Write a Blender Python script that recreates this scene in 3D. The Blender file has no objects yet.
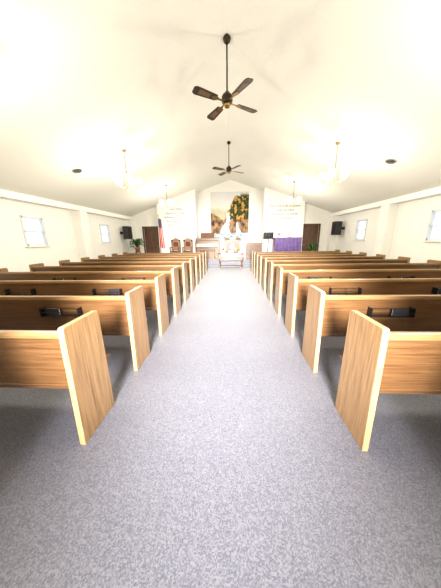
import bpy, bmesh, math, random
from mathutils import Vector, Matrix
random.seed(4)
S = bpy.context.scene
COL = S.collection
try:
    S.view_settings.view_transform = 'Standard'
    S.view_settings.look = 'None'
except Exception: pass

# ---------------- materials ----------------
def newmat(name):
    m = bpy.data.materials.new(name); m.use_nodes = True
    nt = m.node_tree; b = nt.nodes['Principled BSDF']
    return m, nt, b
def plain(name, col, rough=.5, metal=0, emit=None, es=0, noise=.06, nscale=12, bump=0, spec=.5, sheen=0):
    m, nt, b = newmat(name)
    tc = nt.nodes.new('ShaderNodeTexCoord'); n = nt.nodes.new('ShaderNodeTexNoise')
    n.inputs['Scale'].default_value = nscale; n.inputs['Detail'].default_value = 4
    nt.links.new(tc.outputs['Object'], n.inputs['Vector'])
    r = nt.nodes.new('ShaderNodeValToRGB')
    r.color_ramp.elements[0].position = .3; r.color_ramp.elements[1].position = .7
    r.color_ramp.elements[0].color = [c*(1-noise) for c in col]+[1]
    r.color_ramp.elements[1].color = [min(1, c*(1+noise)) for c in col]+[1]
    nt.links.new(n.outputs['Fac'], r.inputs['Fac']); nt.links.new(r.outputs['Color'], b.inputs['Base Color'])
    b.inputs['Roughness'].default_value = rough; b.inputs['Metallic'].default_value = metal
    b.inputs['Specular IOR Level'].default_value = spec
    if sheen: b.inputs['Sheen Weight'].default_value = sheen
    if emit:
        b.inputs['Emission Color'].default_value = list(emit)+[1]; b.inputs['Emission Strength'].default_value = es
    if bump:
        bp = nt.nodes.new('ShaderNodeBump'); bp.inputs['Strength'].default_value = bump; bp.inputs['Distance'].default_value = .01
        nt.links.new(n.outputs['Fac'], bp.inputs['Height']); nt.links.new(bp.outputs['Normal'], b.inputs['Normal'])
    return m
def wood(name, scale, dark, mid, light, rough=.36):
    m, nt, b = newmat(name)
    tc = nt.nodes.new('ShaderNodeTexCoord'); mp = nt.nodes.new('ShaderNodeMapping')
    mp.inputs['Scale'].default_value = scale
    oi = nt.nodes.new('ShaderNodeObjectInfo'); add = nt.nodes.new('ShaderNodeVectorMath'); add.operation = 'MULTIPLY_ADD'
    cx = nt.nodes.new('ShaderNodeCombineXYZ')
    nt.links.new(oi.outputs['Random'], cx.inputs[0]); nt.links.new(oi.outputs['Random'], cx.inputs[1]); nt.links.new(oi.outputs['Random'], cx.inputs[2])
    nt.links.new(cx.outputs[0], add.inputs[0]); add.inputs[1].default_value = (7, 5, 9)
    nt.links.new(tc.outputs['Object'], add.inputs[2]); nt.links.new(add.outputs[0], mp.inputs['Vector'])
    n = nt.nodes.new('ShaderNodeTexNoise'); n.inputs['Scale'].default_value = 1; n.inputs['Detail'].default_value = 6
    n.inputs['Roughness'].default_value = .65; n.inputs['Distortion'].default_value = .5
    nt.links.new(mp.outputs[0], n.inputs['Vector'])
    r = nt.nodes.new('ShaderNodeValToRGB'); e = r.color_ramp.elements
    e[0].position = .30; e[0].color = dark+(1,); e[1].position = .70; e[1].color = light+(1,)
    k = e.new(.47); k.color = mid+(1,)
    nt.links.new(n.outputs['Fac'], r.inputs['Fac']); nt.links.new(r.outputs['Color'], b.inputs['Base Color'])
    b.inputs['Roughness'].default_value = rough
    b.inputs['Coat Weight'].default_value = .2
    bp = nt.nodes.new('ShaderNodeBump'); bp.inputs['Strength'].default_value = .08; bp.inputs['Distance'].default_value = .003
    nt.links.new(n.outputs['Fac'], bp.inputs['Height']); nt.links.new(bp.outputs['Normal'], b.inputs['Normal'])
    return m
M_oakx = wood('oak_along_length', (2.2, 55, 75), (.062,.026,.009), (.112,.051,.018), (.16,.082,.031))
M_oakz = wood('oak_vertical_grain', (60, 60, 2.6), (.125,.063,.024), (.235,.130,.051), (.325,.198,.086))
M_oaktop = wood('oak_rail', (2, 40, 40), (.155,.082,.03), (.225,.125,.048), (.29,.175,.072))
M_edge = wood('oak_edge_banding', (50, 50, 3), (.23,.14,.06), (.305,.198,.09), (.38,.265,.13))
M_dark = wood('dark_brown_door_wood', (18, 18, 1.5), (.05,.022,.009), (.09,.04,.018), (.14,.066,.032), .4)
M_cherry = wood('red_brown_wood', (3, 18, 18), (.075,.03,.012), (.13,.054,.023), (.19,.085,.038), .4)
M_blade = wood('fan_blade_walnut', (2, 26, 26), (.02,.011,.006), (.04,.022,.012), (.07,.04,.022), .4)
M_cane = wood('woven_cane_inset', (60, 60, 60), (.11,.06,.028), (.17,.10,.05), (.24,.15,.08), .5)

def carpet():
    m, nt, b = newmat('blue_grey_loop_carpet')
    tc = nt.nodes.new('ShaderNodeTexCoord')
    v = nt.nodes.new('ShaderNodeTexVoronoi'); v.inputs['Scale'].default_value = 175; v.inputs['Randomness'].default_value = .5
    n = nt.nodes.new('ShaderNodeTexNoise'); n.inputs['Scale'].default_value = 260; n.inputs['Detail'].default_value = 2
    n2 = nt.nodes.new('ShaderNodeTexNoise'); n2.inputs['Scale'].default_value = 2.2; n2.inputs['Detail'].default_value = 3
    for x in (v, n, n2): nt.links.new(tc.outputs['Object'], x.inputs['Vector'])
    sep = nt.nodes.new('ShaderNodeSeparateColor'); nt.links.new(v.outputs['Color'], sep.inputs[0])
    av = nt.nodes.new('ShaderNodeMath'); av.operation='MULTIPLY_ADD'; nt.links.new(sep.outputs[0], av.inputs[0]); av.inputs[1].default_value=.55
    h2 = nt.nodes.new('ShaderNodeMath'); h2.operation='MULTIPLY'; nt.links.new(n.outputs['Fac'], h2.inputs[0]); h2.inputs[1].default_value=.45
    nt.links.new(h2.outputs[0], av.inputs[2])
    r = nt.nodes.new('ShaderNodeValToRGB'); e = r.color_ramp.elements
    e[0].position = .15; e[0].color = (.060,.063,.086,1); e[1].position = .85; e[1].color = (.20,.195,.222,1)
    k = e.new(.5); k.color = (.117,.118,.145,1)
    nt.links.new(av.outputs[0], r.inputs['Fac'])
    mx2 = nt.nodes.new('ShaderNodeMixRGB'); mx2.blend_type = 'MULTIPLY'; mx2.inputs['Fac'].default_value = .12
    nt.links.new(r.outputs[0], mx2.inputs[1]); nt.links.new(n2.outputs['Fac'], mx2.inputs[2])
    nt.links.new(mx2.outputs[0], b.inputs['Base Color'])
    b.inputs['Roughness'].default_value = .42; b.inputs['Specular IOR Level'].default_value = .6
    b.inputs['Sheen Weight'].default_value = .3; b.inputs['Sheen Roughness'].default_value = .35
    bp = nt.nodes.new('ShaderNodeBump'); bp.inputs['Strength'].default_value = .1; bp.inputs['Distance'].default_value = .003
    nt.links.new(n.outputs['Fac'], bp.inputs['Height']); nt.links.new(bp.outputs['Normal'], b.inputs['Normal'])
    return m
M_carpet = carpet()
M_ceil = plain('cream_textured_ceiling', (.92,.91,.85), .9, noise=.02, nscale=40, bump=.2, spec=.2)
M_wall = plain('white_painted_wall', (.94,.93,.895), .8, noise=.012, nscale=6, spec=.3)
M_trim = plain('white_trim_paint', (.91,.90,.87), .5, noise=.01)
M_wframe = plain('pale_grey_window_frame', (.70,.73,.76), .5, noise=.03)
M_black = plain('black_plastic', (.012,.012,.014), .5)
M_metal = plain('black_metal', (.02,.02,.022), .35, .6)
M_chrome = plain('brushed_steel', (.7,.7,.72), .3, 1)
M_brass = plain('antique_brass', (.42,.28,.10), .3, 1)
M_pbrass = plain('pale_polished_brass', (.62,.50,.28), .3, .7)
M_bronze = plain('dark_bronze', (.05,.035,.022), .35, .8)
M_globe = plain('lit_frosted_glass', (1,.97,.92), .4, emit=(1,.97,.88), es=6)
M_pane = plain('frosted_daylight_pane', (.5,.6,.75), .3, emit=(.76,.88,1), es=.85)
M_white = plain('white_cloth', (.70,.70,.69), .85)
M_page = plain('paper', (.72,.70,.64), .8)
M_purple = plain('purple_cloth', (.14,.085,.25), .8, noise=.25, nscale=6, sheen=.2)
M_red = plain('dull_red_brown_velvet', (.13,.03,.02), .85)
M_leaf = plain('green_leaf', (.03,.11,.02), .5, noise=.4, nscale=20)
M_pot = plain('terracotta', (.35,.13,.06), .8)
M_bookc = plain('black_book_cover', (.02,.018,.025), .5)
M_ink = plain('grey_lettering', (.06,.058,.065), .8, spec=.1)
M_gold = plain('gold_leaf', (.8,.5,.12), .3, 1)
M_vent = plain('grey_vent', (.16,.15,.13), .6)
M_screen = plain('dark_screen', (.01,.012,.02), .15)
M_fl1 = plain('pink_petal', (.7,.12,.2), .7)
M_fl2 = plain('yellow_petal', (.85,.6,.08), .7)
def vcol(name):
    m, nt, b = newmat(name)
    a = nt.nodes.new('ShaderNodeVertexColor'); a.layer_name = 'Col'
    n = nt.nodes.new('ShaderNodeTexNoise'); n.inputs['Scale'].default_value = 9
    mx = nt.nodes.new('ShaderNodeMixRGB'); mx.blend_type = 'OVERLAY'; mx.inputs['Fac'].default_value = .1
    nt.links.new(a.outputs['Color'], mx.inputs[1]); nt.links.new(n.outputs['Fac'], mx.inputs[2])
    nt.links.new(mx.outputs[0], b.inputs['Base Color']); b.inputs['Roughness'].default_value = .8; b.inputs['Specular IOR Level'].default_value=.2
    return m
M_vc = vcol('painted_colours')

# ---------------- mesh builder ----------------
class MB:
    def __init__(s): s.v=[]; s.f=[]; s.m=[]
    def add(s, vs, fs, m=0, M=None):
        o=len(s.v)
        for p in vs:
            p=Vector(p); s.v.append(M@p if M else p)
        for f in fs: s.f.append([i+o for i in f]); s.m.append(m)
        return s
    def box(s, x0,x1,y0,y1,z0,z1,m=0,M=None):
        vs=[(x,y,z) for x in (x0,x1) for y in (y0,y1) for z in (z0,z1)]
        fs=[(0,1,3,2),(4,6,7,5),(0,4,5,1),(2,3,7,6),(0,2,6,4),(1,5,7,3)]
        return s.add(vs,fs,m,M)
    def prism(s, poly, a, b, axis='X', m=0, M=None, side=None):
        n=len(poly)
        def P(t,p):
            if axis=='X': return (t,p[0],p[1])
            if axis=='Y': return (p[0],t,p[1])
            return (p[0],p[1],t)
        vs=[P(a,p) for p in poly]+[P(b,p) for p in poly]
        s.add(vs,[list(range(n)),list(range(2*n-1,n-1,-1))],m,M)
        o=len(s.v)-2*n
        for i in range(n):
            s.f.append([i+o,i+n+o,(i+1)%n+n+o,(i+1)%n+o]); s.m.append(m if side is None else side)
        return s
    def lathe(s, prof, seg=24, m=0, M=None, c=(0,0,0)):
        vs=[];fs=[]
        for r,z in prof:
            for k in range(seg):
                a=2*math.pi*k/seg; vs.append((c[0]+r*math.cos(a),c[1]+r*math.sin(a),c[2]+z))
        for i in range(len(prof)-1):
            for k in range(seg):
                k2=(k+1)%seg; fs.append((i*seg+k,i*seg+k2,(i+1)*seg+k2,(i+1)*seg+k))
        fs.append(list(range(seg))[::-1]); fs.append([ (len(prof)-1)*seg+k for k in range(seg)])
        return s.add(vs,fs,m,M)
    def sphere(s, c, r, seg=16, rings=10, m=0, sz=1):
        prof=[(max(1e-4,r*math.sin(math.pi*i/rings)), -r*sz*math.cos(math.pi*i/rings)) for i in range(rings+1)]
        return s.lathe(prof,seg,m,None,c)
    def tube(s, pts, r, seg=8, m=0):
        pts=[Vector(p) for p in pts]; vs=[];fs=[]
        up=Vector((0,0,1))
        for i,p in enumerate(pts):
            t=(pts[min(i+1,len(pts)-1)]-pts[max(i-1,0)]).normalized()
            a=t.cross(up)
            if a.length<.05: a=t.cross(Vector((1,0,0)))
            a.normalize(); b=t.cross(a)
            rr=r[i] if isinstance(r,(list,tuple)) else r
            for k in range(seg):
                th=2*math.pi*k/seg; vs.append(p+a*rr*math.cos(th)+b*rr*math.sin(th))
        for i in range(len(pts)-1):
            for k in range(seg):
                k2=(k+1)%seg; fs.append((i*seg+k,i*seg+k2,(i+1)*seg+k2,(i+1)*seg+k))
        fs.append(list(range(seg))); fs.append([(len(pts)-1)*seg+k for k in range(seg)][::-1])
        return s.add(vs,fs,m)
    def obj(s, name, mats, parent=None, loc=(0,0,0), rot=0, bevel=0, smooth=False, **props):
        me=bpy.data.meshes.new(name); me.from_pydata(s.v,[],s.f)
        if not isinstance(mats,(list,tuple)): mats=[mats]
        for m in mats: me.materials.append(m)
        me.polygons.foreach_set('material_index', s.m)
        bm=bmesh.new(); bm.from_mesh(me); bmesh.ops.recalc_face_normals(bm,faces=bm.faces); bm.to_mesh(me); bm.free()
        if smooth:
            for p in me.polygons: p.use_smooth=True
        me.update()
        o=bpy.data.objects.new(name,me); COL.objects.link(o); o.location=loc; o.rotation_euler=(0,0,rot)
        if parent: o.parent=parent
        if bevel:
            md=o.modifiers.new('bevel','BEVEL'); md.width=bevel; md.segments=2; md.limit_method='ANGLE'; md.angle_limit=math.radians(40)
        for k,v in props.items(): o[k]=v
        return o
def thing(name, label, category, loc=(0,0,0), rot=0, group=None):
    e=bpy.data.objects.new(name,None); COL.objects.link(e); e.location=loc; e.rotation_euler=(0,0,rot)
    e.empty_display_size=.1
    e['label']=label; e['category']=category
    if group: e['group']=group
    return e
def clone(src, loc, rot=None, label=None):
    def rec(o,par):
        c=o.copy(); COL.objects.link(c)
        if par: c.parent=par
        for ch in list(o.children): rec(ch,c)
        return c
    c=rec(src,None); c.location=loc
    if rot is not None: c.rotation_euler=(0,0,rot)
    if label: c['label']=label
    return c
def rounded(poly, r, n=4):
    out=[]; N=len(poly)
    for i in range(N):
        p=Vector(poly[i][:2]); a=Vector(poly[i-1][:2]); b=Vector(poly[(i+1)%N][:2])
        rr=poly[i][2] if len(poly[i])>2 else r
        if rr==0: out.append(tuple(p)); continue
        p0=p+(a-p).normalized()*rr; p1=p+(b-p).normalized()*rr
        for k in range(n+1):
            t=k/n; q=p0*(1-t)**2+p*2*t*(1-t)+p1*t*t; out.append(tuple(q))
    return out
ST=dict(kind='structure')

# ---------------- room shell ----------------
WX=5.50; CX=5.20; YF=12.0; YB=-0.15; ZR=4.42; SL=.338; ZW=ZR-SL*CX
def zc(x): return ZR-SL*abs(x)
b=MB().box(-5.9,5.9,-4,12.9,-.1,0); b.obj('floor',M_carpet,**ST)
t=.12
b=MB()
b.prism([(-5.9,zc(5.9)),(0,ZR),(5.9,zc(5.9)),(5.9,zc(5.9)+t),(0,ZR+t),(-5.9,zc(5.9)+t)],YB-.2,12.9,'Y')
b.obj('ceiling',M_ceil,**ST)
wins=[(5.7,6.35),(9.2,9.85),(2.3,2.95)]
WZ0,WZ1=1.29,2.03
for side,sx in (('left',-1),('right',1)):
    b=MB(); x0,x1=sorted((sx*WX,sx*(WX+.2)))
    b.box(x0,x1,YB-.2,12.9,0,WZ0); b.box(x0,x1,YB-.2,12.9,WZ1,zc(5.7)+.0)
    ys=[YB-.2]+[q for w in sorted(wins) for q in w]+[12.9]
    for i in range(0,len(ys),2): b.box(x0,x1,ys[i],ys[i+1],WZ0,WZ1)
    b.obj('wall_'+side,M_wall,**ST)
wn=1
for sx in (-1,1):
    for y0,y1 in wins:
        e=bpy.data.objects.new('window_%d'%wn,None); COL.objects.link(e); e.location=(sx*WX,(y0+y1)/2,WZ0); e['kind']='structure'; wn+=1
        w=(y1-y0)/2; h=WZ1-WZ0
        f=MB()
        for (a,c,p,q) in ((-w-.03,-w+.03,-.03,h+.03),(w-.03,w+.03,-.03,h+.03),(-w,w,-.03,.03),(-w,w,h-.03,h+.03),(-w,w,h*.5-.015,h*.5+.015)):
            f.box(*sorted((-sx*.02,sx*.1)),a,c,p,q)
        f.obj('window_frame',M_wframe,e)
        MB().box(*sorted((sx*.06,sx*.075)),-w,w,0,h).obj('window_pane',M_pane,e)
        MB().box(*sorted((-sx*.06,0)),-w-.08,w+.08,-.06,-.03).obj('window_sill',M_trim,e)
k=1
for sx in (-1,1):
    MB().box(*sorted((sx*CX,sx*WX)),YB,YF,ZW-.26,zc(WX)).obj('trim_%d'%k,M_wall,**ST); k+=1
    MB().box(*sorted((sx*(CX-.03),sx*CX)),YB,YF,ZW-.27,ZW-.20).obj('trim_%d'%k,M_trim,**ST); k+=1
    for y in (3.9,7.65,11.6):
        MB().box(*sorted((sx*CX,sx*WX)),y,y+.4,0,ZW-.26).obj('trim_%d'%k,M_wall,bevel=.01,**ST); k+=1
PX0,PX1=1.75,3.80
for nm,sx in (('front_outer_west',-1),('front_outer_east',1)):
    a,c=sorted((sx*PX1,sx*WX)); dx0,dx1=sorted((sx*3.95,sx*4.72)); zt=2.0
    b=MB()
    def col(p,q,z0,YF=YF): b.prism([(p,z0),(q,z0),(q,zc(q)),(p,zc(p))],YF,YF+.2,'Y')
    col(a,dx0,0); col(dx1,c,0); col(dx0,dx1,zt)
    b.obj('wall_'+nm,M_wall,**ST)
dn=1
for sx in (-1,1):
    e=bpy.data.objects.new('door_%d'%dn,None); COL.objects.link(e); dn+=1; e['kind']='structure'
    e.location=(sx*4.335,YF,0)
    b=MB().box(-.385,.385,.04,.09,.01,2.0)
    for z0,z1 in ((.15,.95),(1.1,1.85)):
        for x0,x1 in ((-.3,-.04),(.04,.3)): b.box(x0,x1,.028,.04,z0,z1)
    b.obj('door_leaf',M_dark,e,bevel=.004)
    f=MB().box(-.46,-.385,-.03,.06,0,2.07).box(.385,.46,-.03,.06,0,2.07).box(-.46,.46,-.03,.06,2.0,2.08)
    f.obj('door_frame',M_dark,e)
    MB().lathe([(.02,0),(.012,.02),(.03,.035),(.025,.06)],12,0,Matrix.Translation((-sx*.32,.03,1.0))@Matrix.Rotation(math.pi/2,4,'X')).obj('door_knob',M_brass,e,smooth=True)
for nm,sx in (('front_pier_west',-1),('front_pier_east',1)):
    a,c=sorted((sx*PX0,sx*PX1))
    MB().prism([(a,0),(c,0),(c,zc(c)),(a,zc(a))],YF-.35,12.85,'Y').obj('wall_'+nm,M_wall,bevel=.008,**ST)
MB().prism([(-PX0,0),(PX0,0),(PX0,zc(PX0)),(0,ZR),(-PX0,zc(PX0))],12.5,12.7,'Y').obj('wall_front_center',M_wall,**ST)
b=MB()
for sx in (-1,1):
    a,c=sorted((sx*1.0,sx*5.7)); b.prism([(a,0),(c,0),(c,zc(c)),(a,zc(a))],YB-.2,YB,'Y')
b.prism([(-1,2.4),(1,2.4),(1,zc(1)),(0,ZR),(-1,zc(1))],YB-.2,YB,'Y')
b.obj('wall_back',M_wall,**ST)
PH=.34
b=MB().box(-PX1,PX1,10.75,YF-.35,0,PH).box(-PX0,PX0,YF-.35,12.5,0,PH).box(-1.6,1.6,10.42,10.75,0,PH/2)
b.obj('floor_platform',M_carpet,bevel=.015,**ST)

# ---------------- pews ----------------
PL=3.55; SP=.865; NR=10
AXS={-1:.97,1:.935}; Y0S={-1:1.135,1:1.155}
RXS={1:(-1.08,.30),-1:(1.02,-.30)}
def make_pew(rack,RX=()):
    e=thing('pew','golden oak church pew with solid end panels','pew',group='oak pews along the aisle')
    h=PL/2
    prof=rounded([(0,0,0),(.385,0,.0),(.375,.88,.025),(.02,.88,.02)],.03,4)
    for sx in (-1,1):
        x0,x1=sorted((sx*h,sx*(h-.04)))
        MB().prism(prof,x0,x1,'X',0,None,1).obj('end_panel',[M_oakz,M_edge],e,bevel=.003)
    L=h-.04
    D=.022
    MB().prism([(.095+D,.385),(.125+D,.385),(.065+D,.80),(.037+D,.80)],-L,L,'X').obj('backrest',M_oakx,e)
    MB().prism(rounded([(.026+D,.795,.006),(.075+D,.795,.006),(.07+D,.838,.014),(.022+D,.838,.014)],.01,3),-L,L,'X').obj('top_rail',M_oaktop,e)
    MB().prism(rounded([(.11,.40,0),(.12,.365,.0),(.47,.395,.012),(.505,.415,.015),(.49,.44,.015),(.12,.41,.0)],.01,3),-L,L,'X').obj('seat',M_oakx,e)
    MB().prism([(.14,0),(.38,0),(.40,.392),(.12,.368)],-.02,.02,'X').obj('center_support',M_oakz,e)
    if rack:
        for x in RX:
            x0,x1=x-.2,x+.2; z=.63
            b=MB().box(x0,x1,-.0,.085,z,z+.004)
            b.box(x0,x0+.003,-.0,.075,z,z+.09).box(x1-.003,x1,-.0,.075,z,z+.09)
            rk=b.obj('book_rack',M_metal,e,label='slim black metal book rack')
            b=MB()
            b.tube([(x0,-.002,z+.045),(x1,-.002,z+.045)],.003,6).tube([(x0,-.002,z+.09),(x1,-.002,z+.09)],.003,6)
            for xx in (x0,x,x1): b.tube([(xx,-.002,z+.0),(xx,-.002,z+.09)],.003,6)
            b.obj('rack_wire',M_metal,rk)
    return e
for sx in (-1,1):
    cx=sx*(AXS[sx]+PL/2); Y0=Y0S[sx]
    p0=make_pew(False); p0.location=(cx,Y0,0); p0['label']='golden oak pew with plain back, last row'
    pr_=None
    for i in range(1,NR):
        if pr_ is None:
            pr_=make_pew(True,RXS[sx]); pr_.location=(cx,Y0+i*SP,0); pr_['label']='golden oak pew with black book racks on back'
        else: clone(pr_,(cx,Y0+i*SP,0))
def make_book():
    o=MB().box(-.075,.075,-.009,-.007,0,.075).box(-.075,.075,.007,.009,0,.075).box(-.075,.075,-.009,.009,0,.003)
    o=o.obj('hymnal',M_bookc,label='black-covered hymnal lying in a pew rack',category='book',group='hymnals in the pew racks')
    MB().box(-.072,.072,-.0067,.0067,.0035,.073).obj('page_block',M_page,o)
    return o
bk=None
for sx in (-1,1):
    cx=sx*(AXS[sx]+PL/2); Y0=Y0S[sx]
    for i in range(1,6):
        for q,rx in enumerate(RXS[sx]):
            for j,dx in enumerate((-.1,.09)):
                if (i+q+2*j+(sx>0))%3!=1: continue
                loc=(cx+rx+dx,Y0+i*SP+.034+.008*((i+j)%2),.6345)
                if bk is None: bk=make_book(); bk.location=loc
                else: clone(bk,loc)

# ---------------- ceiling fans ----------------
def make_fan(loc):
    e=thing('ceiling_fan','dark bronze four-blade ceiling fan on a long downrod','ceiling fan',loc,group='ceiling fans along the ridge')
    H=-.81
    MB().lathe([(.01,.03),(.065,.03),(.065,-.01),(.05,-.06),(.02,-.085)],24).obj('canopy',M_bronze,e,smooth=True)
    MB().lathe([(.013,-.05),(.013,H+.1)],12).obj('downrod',M_bronze,e,smooth=True)
    MB().lathe([(.02,H+.12),(.04,H+.09),(.075,H+.06),(.09,H+.03),(.09,H-.03),(.08,H-.05),(.055,H-.07)],28).obj('motor_housing',M_bronze,e,smooth=True)
    MB().lathe([(.055,H-.06),(.062,H-.08),(.055,H-.10),(.02,H-.12)],24).obj('switch_cap',M_brass,e,smooth=True)
    for k in range(4):
        a=math.radians(34+90*k)
        R=Matrix.Rotation(a,4,'Z')@Matrix.Translation((0,0,H-.03))@Matrix.Rotation(math.radians(10),4,'X')
        pr=rounded([(.20,-.055,.015),(.57,-.078,.03),(.61,-.05,.01),(.61,.05,.01),(.57,.078,.03),(.20,.055,.015)],.02,3)
        bl=MB().prism(pr,-.004,.004,'Z')
        bl.v=[R@v for v in bl.v]
        bl=bl.obj('fan_blade',M_blade,e)
        br=MB().prism([(.08,-.02),(.16,-.015),(.22,-.045),(.29,-.02),(.29,.02),(.22,.045),(.16,.015),(.08,.02)],-.010,-.0045,'Z')
        br.v=[R@v for v in br.v]; br.obj('blade_bracket',M_brass,bl)
        ci=MB().prism(rounded([(.32,-.035,.01),(.52,-.045,.02),(.52,.045,.02),(.32,.035,.01)],.01,3),-.0056,-.0041,'Z')
        ci.v=[R@v for v in ci.v]; ci.obj('cane_inset',M_cane,bl)
    return e
f=make_fan((0,4.2,ZR)); clone(f,(0,7.9,ZR))

# ---------------- chandeliers ----------------
def make_chand(loc,drop=.76):
    e=thing('chandelier','brass chandelier with five lit frosted glass globes','chandelier',loc,group='chandeliers hanging from the ceiling')
    MB().lathe([(.01,.03),(.06,.02),(.06,-.005),(.02,-.04)],20).obj('ceiling_canopy',M_brass,e,smooth=True)
    b=MB(); n=int(drop/.03)
    for i in range(n):
        z=-.04-i*(drop-.14)/n; r=.014
        pts=[]
        for k in range(9):
            a=2*math.pi*k/8; u=r*math.cos(a); w=1.5*r*math.sin(a)
            pts.append((u,0,z-.012+w) if i%2 else (0,u,z-.012+w))
        b.tube(pts,.004,5)
    b.obj('chain',M_brass,e)
    z=-drop
    MB().lathe([(.006,z+.13),(.015,z+.10),(.012,z+.05),(.035,z+.0),(.038,z-.03),(.016,z-.07),(.010,z-.10),(.015,z-.12),(.004,z-.14)],20).obj('body',M_pbrass,e,smooth=True)
    for k in range(5):
        a=2*math.pi*k/5+.3; c,s_=math.cos(a),math.sin(a)
        pts=[(c*r,s_*r,z+h) for r,h in ((.03,-.02),(.12,-.075),(.20,-.085),(.265,-.045),(.28,0.0))]
        ar=MB().tube(pts,.007,8).lathe([(.008,0),(.035,.01),(.04,.022)],14,0,None,(c*.28,s_*.28,z)).obj('arm',M_pbrass,e,smooth=True)
        MB().sphere((c*.28,s_*.28,z+.088),.082,18,12).obj('glass_globe',M_globe,ar,smooth=True)
    return e
ch=None
for y in (2.35,5.9,9.45):  # nearest pair is out of view, added on the same spacing to brighten the ceiling
    for sx in (-1,1):
        x=2.6*sx
        loc=(x,y,zc(x))
        if ch is None: ch=make_chand(loc)
        else: clone(ch,loc)
        L=bpy.data.lights.new('chandelier_light','POINT'); L.energy={2.35:128,5.9:126,9.45:88}[y]; L.color=(1,.925,.75); L.shadow_soft_size=.2
        o=bpy.data.objects.new('chandelier_light',L); COL.objects.link(o); o.location=(x,y,zc(x)-1.3)

v0=None
for sx in (-1,1):
    x=3.85*sx; a=math.atan(SL)*sx
    if v0 is None:
        v0=thing('ceiling_vent','round grey metal vent in the sloped ceiling','vent',group='round ceiling vents')
        MB().lathe([(.12,.0),(.12,-.015),(.10,-.02)],28).obj('vent_rim',M_chrome,v0,smooth=False)
        b=MB()
        for r in (.03,.06,.085): b.lathe([(r-.01,-.02),(r+.008,-.03),(r+.01,-.022)],24)
        b.obj('vent_louver',M_vent,v0); o=v0
    else: o=clone(v0,(0,0,0))
    o.location=(x,5.85,zc(x)); o.rotation_euler=(0,a,0)

# ---------------- mural ----------------
def colgrid(name,W,H,nx,ny,fn,parent=None,loc=(0,0,0),shape=None,thick=0,**props):
    vs=[];fs=[];cols=[]
    for j in range(ny+1):
        for i in range(nx+1):
            u,v=i/nx,j/ny
            vs.append(shape(u,v) if shape else ((u-.5)*W,0,v*H)); cols.append(fn(u,v))
    for j in range(ny):
        for i in range(nx):
            a=j*(nx+1)+i; fs.append((a,a+1,a+nx+2,a+nx+1))
    me=bpy.data.meshes.new(name); me.from_pydata(vs,[],fs); me.materials.append(M_vc)
    ca=me.color_attributes.new('Col','FLOAT_COLOR','POINT')
    for i,c in enumerate(cols): ca.data[i].color=(c[0],c[1],c[2],1)
    for p in me.polygons: p.use_smooth=True
    o=bpy.data.objects.new(name,me); COL.objects.link(o); o.location=loc
    if parent: o.parent=parent
    if thick:
        md=o.modifiers.new('s','SOLIDIFY'); md.thickness=thick
    for k,v in props.items(): o[k]=v
    return o
from mathutils import noise as NZ
def ss(x,a,b):
    t=max(0,min(1,(x-a)/(b-a))); return t*t*(3-2*t)
def mur(u,v):
    N=lambda s,z,t=1: NZ.noise(Vector((u*s,v*s*t,z)))
    n=N(5,1); n2=N(22,5); n4=N(10,3); fine=N(45,7)
    def mix(a,b,t): t=max(0,min(1,t)); return [a[i]*(1-t)+b[i]*t for i in range(3)]
    c=mix((1,.95,.80),(1,1,1),ss(v,.55,.9)+.25*n)
    c=mix(c,mix((.56,.55,.38),(.78,.66,.40),.5+n4),.75*ss(.68-.15*u+.05*n-v,-.04,.05))
    top=.52+.42*ss(u,.36,.72)+.07*n4+.03*n2
    tm=ss(top-v,-.03,.03)*ss(u+.05*n,.33,.43)
    g=mix((.02,.04,.016),(.12,.15,.05),.45+1.1*n2+.5*fine)
    gold=mix((.45,.21,.04),(.90,.50,.12),.5+1.1*n2)
    c=mix(c,mix(g,gold,ss(n4*1.2+.4*n2+.30*(.62-v),.04,.26)),tm)
    fl=ss(.56-.75*max(0,u-.08)+.06*n4-v,-.03,.03)
    c=mix(c,mix((.16,.11,.045),(.72,.42,.15),.45+1.2*n2+.4*n4),fl)
    rk=ss(.42+.05*n-v,-.02,.03)
    c=mix(c,mix((.08,.05,.03),(.60,.36,.20),.5+1.0*n4+.6*n2),rk)
    st=N(34,9,.2)
    wx=.47-.10*ss(.55-v,0,.5)+.015*math.sin(v*20); hw=.04+.10*ss(.46-v,0,.42)+.02*n2
    c=mix(c,mix((1.2,1.2,1.2),(.50,.62,.75),.28+1.2*st),ss(hw-abs(u-wx),-.02,.02)*ss(.58-v,0,.04))
    wx=.72+.02*math.sin(v*16); hw=.025+.06*ss(.32-v,0,.3)
    c=mix(c,mix((1.1,1.1,1.1),(.50,.6,.7),.35+1.2*st),ss(hw-abs(u-wx),-.015,.015)*ss(.36-v,0,.03))
    c=mix(c,mix((.85,.92,.96),(.24,.38,.45),.45+1.2*N(12,2,3)),ss(.12+.03*n-v,-.01,.02))
    return [x*.75 for x in c]
mu=colgrid('wall_mural',2.1,2.42,140,160,mur,loc=(.0,12.485,1.40),thick=.008,label='painted waterfall mural with autumn trees and rocks on white wall',category='mural')
fr=MB()
for (a,c,p,q) in ((-1.10,-1.05,-.05,2.47),(1.05,1.10,-.05,2.47),(-1.10,1.10,-.05,0),(-1.10,1.10,2.42,2.47)): fr.box(a,c,-.008,.014,p,q)
fr.obj('mural_frame',M_wall,mu)

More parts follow.
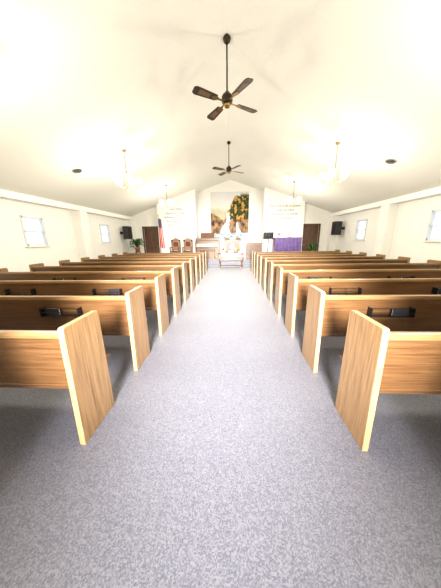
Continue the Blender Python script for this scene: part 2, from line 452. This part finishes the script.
def lettering(txt,x,z,size,label):
    cu=bpy.data.curves.new('t','FONT'); cu.body=txt; cu.size=size; cu.align_x='CENTER'; cu.extrude=.003; cu.space_line=1.3
    to=bpy.data.objects.new('t',cu); COL.objects.link(to)
    bpy.context.view_layer.update()
    me=bpy.data.meshes.new_from_object(to.evaluated_get(bpy.context.evaluated_depsgraph_get()))
    bpy.data.objects.remove(to)
    me.materials.clear(); me.materials.append(M_ink)
    o=bpy.data.objects.new('wall_lettering',me); COL.objects.link(o)
    o.location=(x,YF-.354,z); o.rotation_euler=(math.pi/2,0,0); o['label']=label; o['category']='lettering'
lettering("Our Father\nwhich art in heaven\nhallowed be thy name\nthy kingdom come\nthy will be done",-2.75,2.85,.15,'grey scripture lettering on white wall beside the flag')
lettering("The Lord is my shepherd\nI shall not want\nHe leadeth me beside\nthe still waters",2.8,2.9,.15,'grey scripture lettering on white wall above purple cloth')

# ---------------- front furniture ----------------
e=thing('communion_table','oak communion table with white runner, standing before the platform','table',(.07,10.0,0))
TH=.72
b=MB().box(-.60,.60,-.28,.28,TH-.04,TH); b.obj('table_top',M_cherry,e,bevel=.008)
for x in (-.52,.52):
    for y in (-.22,.22):
        MB().box(x-.04,x+.04,y-.04,y+.04,0,.1).box(x-.04,x+.04,y-.04,y+.04,.56,TH-.04).lathe([(.025,.1),(.035,.2),(.022,.3),(.035,.48),(.028,.56)],14,0,None,(x,y,0)).obj('leg',M_oakx,e)
b=MB().box(-.52,.52,-.245,-.225,.42,TH-.04).box(-.52,.52,.225,.245,.56,TH-.04).box(-.54,-.51,-.2,.2,.56,TH-.04).box(.51,.54,-.2,.2,.56,TH-.04); b.obj('apron',M_cherry,e)
MB().box(-.50,.50,-.2,.2,.12,.15).obj('lower_shelf',M_oakx,e)
b=MB().box(-.42,.42,-.287,.287,TH,TH+.006)
pr=[(-.42,TH)]+[(-.42+.84*i/16,TH-.12+.015*math.cos(i*1.6)) for i in range(17)]+[(.42,TH)]
b.prism(pr,-.294,-.286,'Y'); b.obj('white_runner',M_white,e)
TZ=TH+.006
def vase(x,y,z,label,mp,sc=1):
    e=thing('flower_vase',label,'flowers',(x,y,z))
    MB().lathe([(.04*sc,0),(.06*sc,.05*sc),(.05*sc,.12*sc),(.035*sc,.16*sc),(.045*sc,.19*sc)],18).obj('vase',M_white,e,smooth=True)
    b=MB(); f=MB()
    for i in range(16):
        a=random.random()*6.28; r=random.uniform(.03,.12)*sc; h=random.uniform(.26,.42)*sc
        b.tube([(0,0,.17*sc),(r*.5*math.cos(a),r*.5*math.sin(a),h*.7),(r*math.cos(a),r*math.sin(a),h)],.004*sc,5)
        f.lathe([(.006*sc,-.012*sc),(.03*sc,.0),(.035*sc,.012*sc),(.015*sc,.02*sc)],8,0,None,(r*math.cos(a),r*math.sin(a),h))
        b.sphere((r*.8*math.cos(a+.5),r*.8*math.sin(a+.5),h*.72),.03*sc,8,5,sz=.5)
    b.obj('stems_and_leaves',M_leaf,e,smooth=True); f.obj('blossoms',mp,e,smooth=True)
vase(-.31,10.0,TZ,'white vase of pink flowers on the communion table',M_fl1,.65)
vase(.44,10.0,TZ,'white vase of yellow flowers on the communion table',M_fl2,.65)
for x in (-.16,.30):
    e=thing('candlestick','brass candlestick with white candle on communion table','candlestick',(x,10.03,TZ),group='candlesticks on the table')
    MB().lathe([(.045,0),(.04,.012),(.012,.03),(.012,.08),(.022,.10),(.022,.11)],16).obj('holder',M_brass,e,smooth=True)
    MB().lathe([(.011,.11),(.011,.23),(.003,.24)],12).obj('candle',M_white,e,smooth=True)
e=thing('open_bible','open bible on a small stand on the table','book',(.07,9.94,TZ))
T=Matrix.Rotation(math.radians(25),4,'X')
MB().box(-.14,.14,0,.2,0,.01,0,T).box(-.14,.14,.0,.012,.0,.03,0,T).box(-.012,.012,.165,.175,0,.075).obj('book_stand',M_dark,e)
pg=MB().prism([(-.13,.0),(-.125,.022),(-.07,.034),(0,.02),(.07,.034),(.125,.022),(.13,.0)],.014,.19,'Y')
T2=T@Matrix.Translation((0,0,.0101)); pg.v=[T2@v for v in pg.v]; pg.obj('pages',M_page,e)

e=thing('pulpit','oak pulpit with recessed front panel and gold cross','pulpit',(.15,11.1,PH))
b=MB().box(-.40,.40,-.25,.25,0,.08).box(-.36,.36,-.22,.22,.08,.92)
b.obj('body',M_oakx,e,bevel=.01)
b=MB().box(-.29,.29,-.235,-.2201,.16,.84); b.obj('front_panel',M_cherry,e,bevel=.006)
MB().prism([(-.30,.92),(.27,.92),(.27,1.08),(-.30,.97)],-.42,.42,'X').obj('sloped_top',M_oaktop,e,bevel=.008)
g=MB().box(-.022,.022,-.245,-.2351,.34,.76).box(-.11,.11,-.245,-.2351,.58,.625).obj('gold_cross',M_gold,e)
e=thing('open_bible','open book lying on the sloped pulpit top','book',(.15,11.085,PH))
q=MB().prism([(-.16,.0),(-.155,.025),(-.08,.04),(0,.02),(.08,.04),(.155,.025),(.16,.0)],-.16,.12,'Y')
T3=Matrix.Translation((0,0,1.031))@Matrix.Rotation(math.atan(.11/.57),4,'X'); q.v=[T3@v for v in q.v]; q.obj('pages',M_page,e)

def make_chair(loc):
    e=thing('pulpit_chair','tall wooden pulpit chair with muted red upholstered seat and back','chair',loc,group='tall pulpit chairs')
    for x in (-.21,.21):
        for y in (-.22,.22): MB().box(x-.022,x+.022,y-.022,y+.022,0,.40 if y>0 else .62).obj('leg',M_cherry,e)
    MB().box(-.24,.24,-.25,.25,.36,.41).obj('seat_frame',M_cherry,e,bevel=.006)
    MB().box(-.19,.19,-.23,.18,.41,.45).obj('seat_cushion',M_red,e,bevel=.02)
    b=MB().box(-.25,-.15,.2,.25,.4,1.02).box(.15,.25,.2,.25,.4,1.02).box(-.15,.15,.21,.24,.48,.66)
    b.prism([(-.25,.92),(.25,.92),(.25,1.0),(.12,1.06),(0,1.12),(-.12,1.06),(-.25,1.0)],.2,.25,'Y')
    b.obj('back_frame',M_oaktop,e,bevel=.005)
    MB().box(-.13,.13,.185,.235,.67,.91).obj('back_cushion',M_red,e,bevel=.015)
    for x in (-.22,.22): MB().box(x-.025,x+.025,-.25,.19,.62,.65).obj('armrest',M_cherry,e,bevel=.008)
    return e
c=make_chair((-2.85,11.25,PH)); clone(c,(-2.2,11.25,PH))

e=thing('organ','brown wooden console organ with two keyboards','organ',(-1.15,11.3,PH))
MB().box(-.62,-.57,-.3,.3,0,.95).box(.57,.62,-.3,.3,0,.95).box(-.57,.57,.2,.28,.0,.95).obj('side_case',M_oakz,e,bevel=.006)
MB().box(-.62,.62,-.05,.3,.95,1.08).obj('top_case',M_oakx,e,bevel=.01)
for i,(y,z) in enumerate(((-.26,.68),(-.13,.76))):
    b=MB().box(-.5,.5,y,y+.13,z,z+.03); b.box(-.57,.57,y+.13,y+.20,z-.03,z+.03)
    b.obj('keyboard',M_page,e)
    b=MB()
    for k in range(30):
        if k%7 not in (2,6): b.box(-.49+k*.033,-.475+k*.033,y+.05,y+.13,z+.03,z+.04)
    b.obj('sharp_keys',M_black,e)
MB().box(-.57,.57,-.25,.2,.60,.66).obj('key_bed',M_oakx,e)
MB().prism([(.0,1.08),(.02,1.08),(.1,1.34),(.08,1.34)],-.35,.35,'X').obj('music_desk',M_cherry,e)
e=thing('organ_bench','low wooden bench in front of the organ','bench',(-1.15,10.92,PH))
MB().box(-.4,.4,-.13,.13,.46,.5).obj('seat',M_oakx,e,bevel=.006)
for x in (-.36,.36): MB().box(x-.02,x+.02,-.11,.11,0,.46).obj('leg',M_oakz,e)

e=thing('side_cabinet','small oak cabinet standing on the platform','cabinet',(1.25,11.3,PH))
MB().box(-.38,.38,-.2,.2,.05,.78).obj('body',M_oakz,e,bevel=.006)
MB().box(-.42,.42,-.24,.24,.78,.82).obj('top',M_oaktop,e,bevel=.006)
MB().box(-.36,.36,-.18,.18,0,.05).obj('plinth',M_dark,e)
for sx in (-1,1):
    d=MB().box(*sorted((sx*.01,sx*.35)),-.215,-.2005,.1,.74).obj('door',M_oakx,e,bevel=.004)
    MB().sphere((sx*.05,-.225,.45),.013,10,6).obj('knob',M_brass,d)
e=thing('monitor_on_stand','black flat screen on a slim black floor stand','monitor',(1.95,11.15,PH))
MB().lathe([(.2,0),(.2,.02),(.03,.03)],24).obj('base',M_metal,e)
MB().lathe([(.018,.02),(.018,1.05)],12).obj('pole',M_metal,e)
s_=MB().box(-.25,.25,-.03,.02,1.0,1.32).obj('bezel',M_black,e,bevel=.005)
MB().box(-.23,.23,-.033,-.0301,1.02,1.30).obj('screen',M_screen,s_)
e=thing('draped_piano','upright piano covered with a purple cloth','piano',(2.88,11.25,PH))
MB().box(-.64,.64,-.05,.28,.0,1.04).box(-.64,.64,-.3,-.05,.58,.68).box(-.64,-.58,-.3,-.05,0,.58).box(.58,.64,-.3,-.05,0,.58).obj('case',M_cherry,e,bevel=.008)
def drape(front,z0,z1,w):
    vs=[];fs=[];n=80
    for i in range(n+1):
        x=-w+2*w*i/n; o=.03*math.sin(i*.62)+.018*math.sin(i*1.7)
        vs+= [(x,.29,z1),(x,front,z1+.001),(x,front-.02-o*.4,z1-.04),(x,front-.055-o*1.6,z0+.05*math.sin(i*.22))]
    for i in range(n):
        for k in range(3): a=i*4+k; fs.append((a,a+1,a+5,a+4))
    return vs,fs
vs,fs=drape(-.33,.10,1.055,.66); b=MB().add(vs,fs); d=b.obj('purple_cover',M_purple,e,smooth=True)
md=d.modifiers.new('s','SOLIDIFY'); md.thickness=.006
vase(2.5,11.3,PH+1.06,'white vase of pink flowers on the purple cloth',M_fl1,.6)
e=thing('picture_frame','small white framed card standing on the purple cloth','frame',(3.05,11.3,PH+1.06))
MB().box(-.10,.10,-.01,.01,0,.16).box(-.02,.02,.01,.06,0,.01).obj('frame_body',M_oaktop,e)
MB().box(-.085,.085,-.0125,-.0101,.015,.145).obj('card',M_page,e)

e=thing('flag_on_stand','flag','flag',(-3.56,11.05,PH))
e['label']='american flag hanging limp from a floor-standing pole'
MB().lathe([(.14,0),(.14,.02),(.04,.06),(.02,.1)],24).obj('stand_base',M_brass,e,smooth=True)
MB().lathe([(.014,.06),(.014,2.15)],12).obj('pole',M_oakz,e,smooth=True)
MB().sphere((0,0,2.19),.04,14,8,sz=1.3).obj('finial',M_gold,e,smooth=True)
def fcol(u,v):
    if v>.68 and u<.8:
        s=(int(u*40)+int(v*50))%7==0
        return (.4,.4,.45) if s else (.012,.022,.12)
    k=int(u*5+v*.4)%2
    return (.48,.012,.02) if k==0 else (.78,.74,.72)
def fshape(u,v):
    w=.15+.07*(1-v)**.8
    x=.012+u*w; y=.03*math.sin(u*12)*(.35+.65*(1-v))-.02
    z=.65+1.42*v-.06*u*(1-v)-.06*u*v
    return (x,y,z)
colgrid('flag_cloth',1,1,60,50,fcol,parent=e,shape=fshape)

sp=None
for sx,z in ((-1,1.42),(1,1.48)):
    if sp is None:
        sp=thing('wall_speaker','black loudspeaker mounted on the side wall','speaker',group='black wall speakers')
        MB().prism([(-.2,-.16),(.2,-.16),(.15,.16),(-.15,.16)],0,.62,'Z').obj('cabinet',M_black,sp,bevel=.01)
        MB().box(-.17,.17,-.175,-.1605,.03,.59).obj('grille',M_metal,sp,bevel=.005)
        MB().box(-.05,.05,.16,.355,.25,.37).obj('wall_bracket',M_metal,sp)
        o=sp
    else: o=clone(sp,(0,0,0))
    o.location=(sx*(WX-.355),10.9,z); o.rotation_euler=(0,0,-sx*math.pi/2)

def plant(x,y,z,stand,sc,label):
    e=thing('potted_plant',label,'plant',(x,y,z))
    if stand:
        b=MB().lathe([(.15,stand-.03),(.15,stand)],20).lathe([(.12,.2),(.12,.22)],16)
        for k in range(3):
            a=2.1*k+.3; b.tube([(.16*math.cos(a),.16*math.sin(a),0),(.12*math.cos(a),.12*math.sin(a),stand-.02)],.012,6)
        b.obj('plant_stand',M_metal,e)
    MB().lathe([(.09*sc,stand),(.13*sc,stand+.18*sc),(.14*sc,stand+.2*sc),(.13*sc,stand+.2*sc)],18).obj('pot',M_pot,e,smooth=True)
    b=MB(); rnd=random.Random(int(x*10)+50)
    for i in range(70):
        a=rnd.random()*6.28; L=rnd.uniform(.22,.42)*sc; up=rnd.uniform(.05,.42)*sc; w=.022*sc
        base=Vector((0,0,stand+.2*sc)); d=Vector((math.cos(a),math.sin(a),0)); sd=Vector((-d.y,d.x,0))
        P=[base, base+d*L*.35+Vector((0,0,up*.8)), base+d*L*.75+Vector((0,0,up)), base+d*L+Vector((0,0,up*.6-.05))]
        W=[.006,w,w*1.2,.002]
        vs=[];fs=[]
        for p,ww in zip(P,W): vs+=[p-sd*ww,p+Vector((0,0,-.008)),p+sd*ww]
        for k in range(3):
            for j in range(2): q=k*3+j; fs.append((q,q+1,q+4,q+3))
        b.add(vs,fs)
    b.obj('foliage',M_leaf,e,smooth=True)
plant(-4.75,11.0,0,.78,1.1,'leafy green plant in clay pot on tall black stand')
plant(3.95,10.5,0,.62,.8,'small leafy green plant in clay pot on black stand')

# ---------------- lights / world / camera ----------------
w=bpy.data.worlds.new('w'); S.world=w; w.use_nodes=True
w.node_tree.nodes['Background'].inputs[0].default_value=(.9,.93,1,1); w.node_tree.nodes['Background'].inputs[1].default_value=.8
def area(name,loc,rot,sx,sy,e,col,spread=180):
    L=bpy.data.lights.new(name,'AREA'); L.shape='RECTANGLE'; L.size=sx; L.size_y=sy; L.energy=e; L.color=col; L.spread=math.radians(spread)
    o=bpy.data.objects.new(name,L); COL.objects.link(o); o.location=loc; o.rotation_euler=rot; return o
area('foyer_daylight',(0,-2.6,2.05),(math.radians(76),0,0),.9,1.0,320,(1,.97,.95),44)

cam=bpy.data.cameras.new('camera'); co=bpy.data.objects.new('camera',cam); COL.objects.link(co); S.camera=co
cam.sensor_fit='VERTICAL'; cam.sensor_height=36; cam.lens=13; cam.clip_start=.02
Rm=Matrix.Rotation(math.radians(2.85),4,'Z')@Matrix.Rotation(math.radians(90-14.7),4,'X')@Matrix.Rotation(math.radians(-.8),4,'Z')
co.matrix_world=Matrix.Translation((.055,0,1.4))@Rm
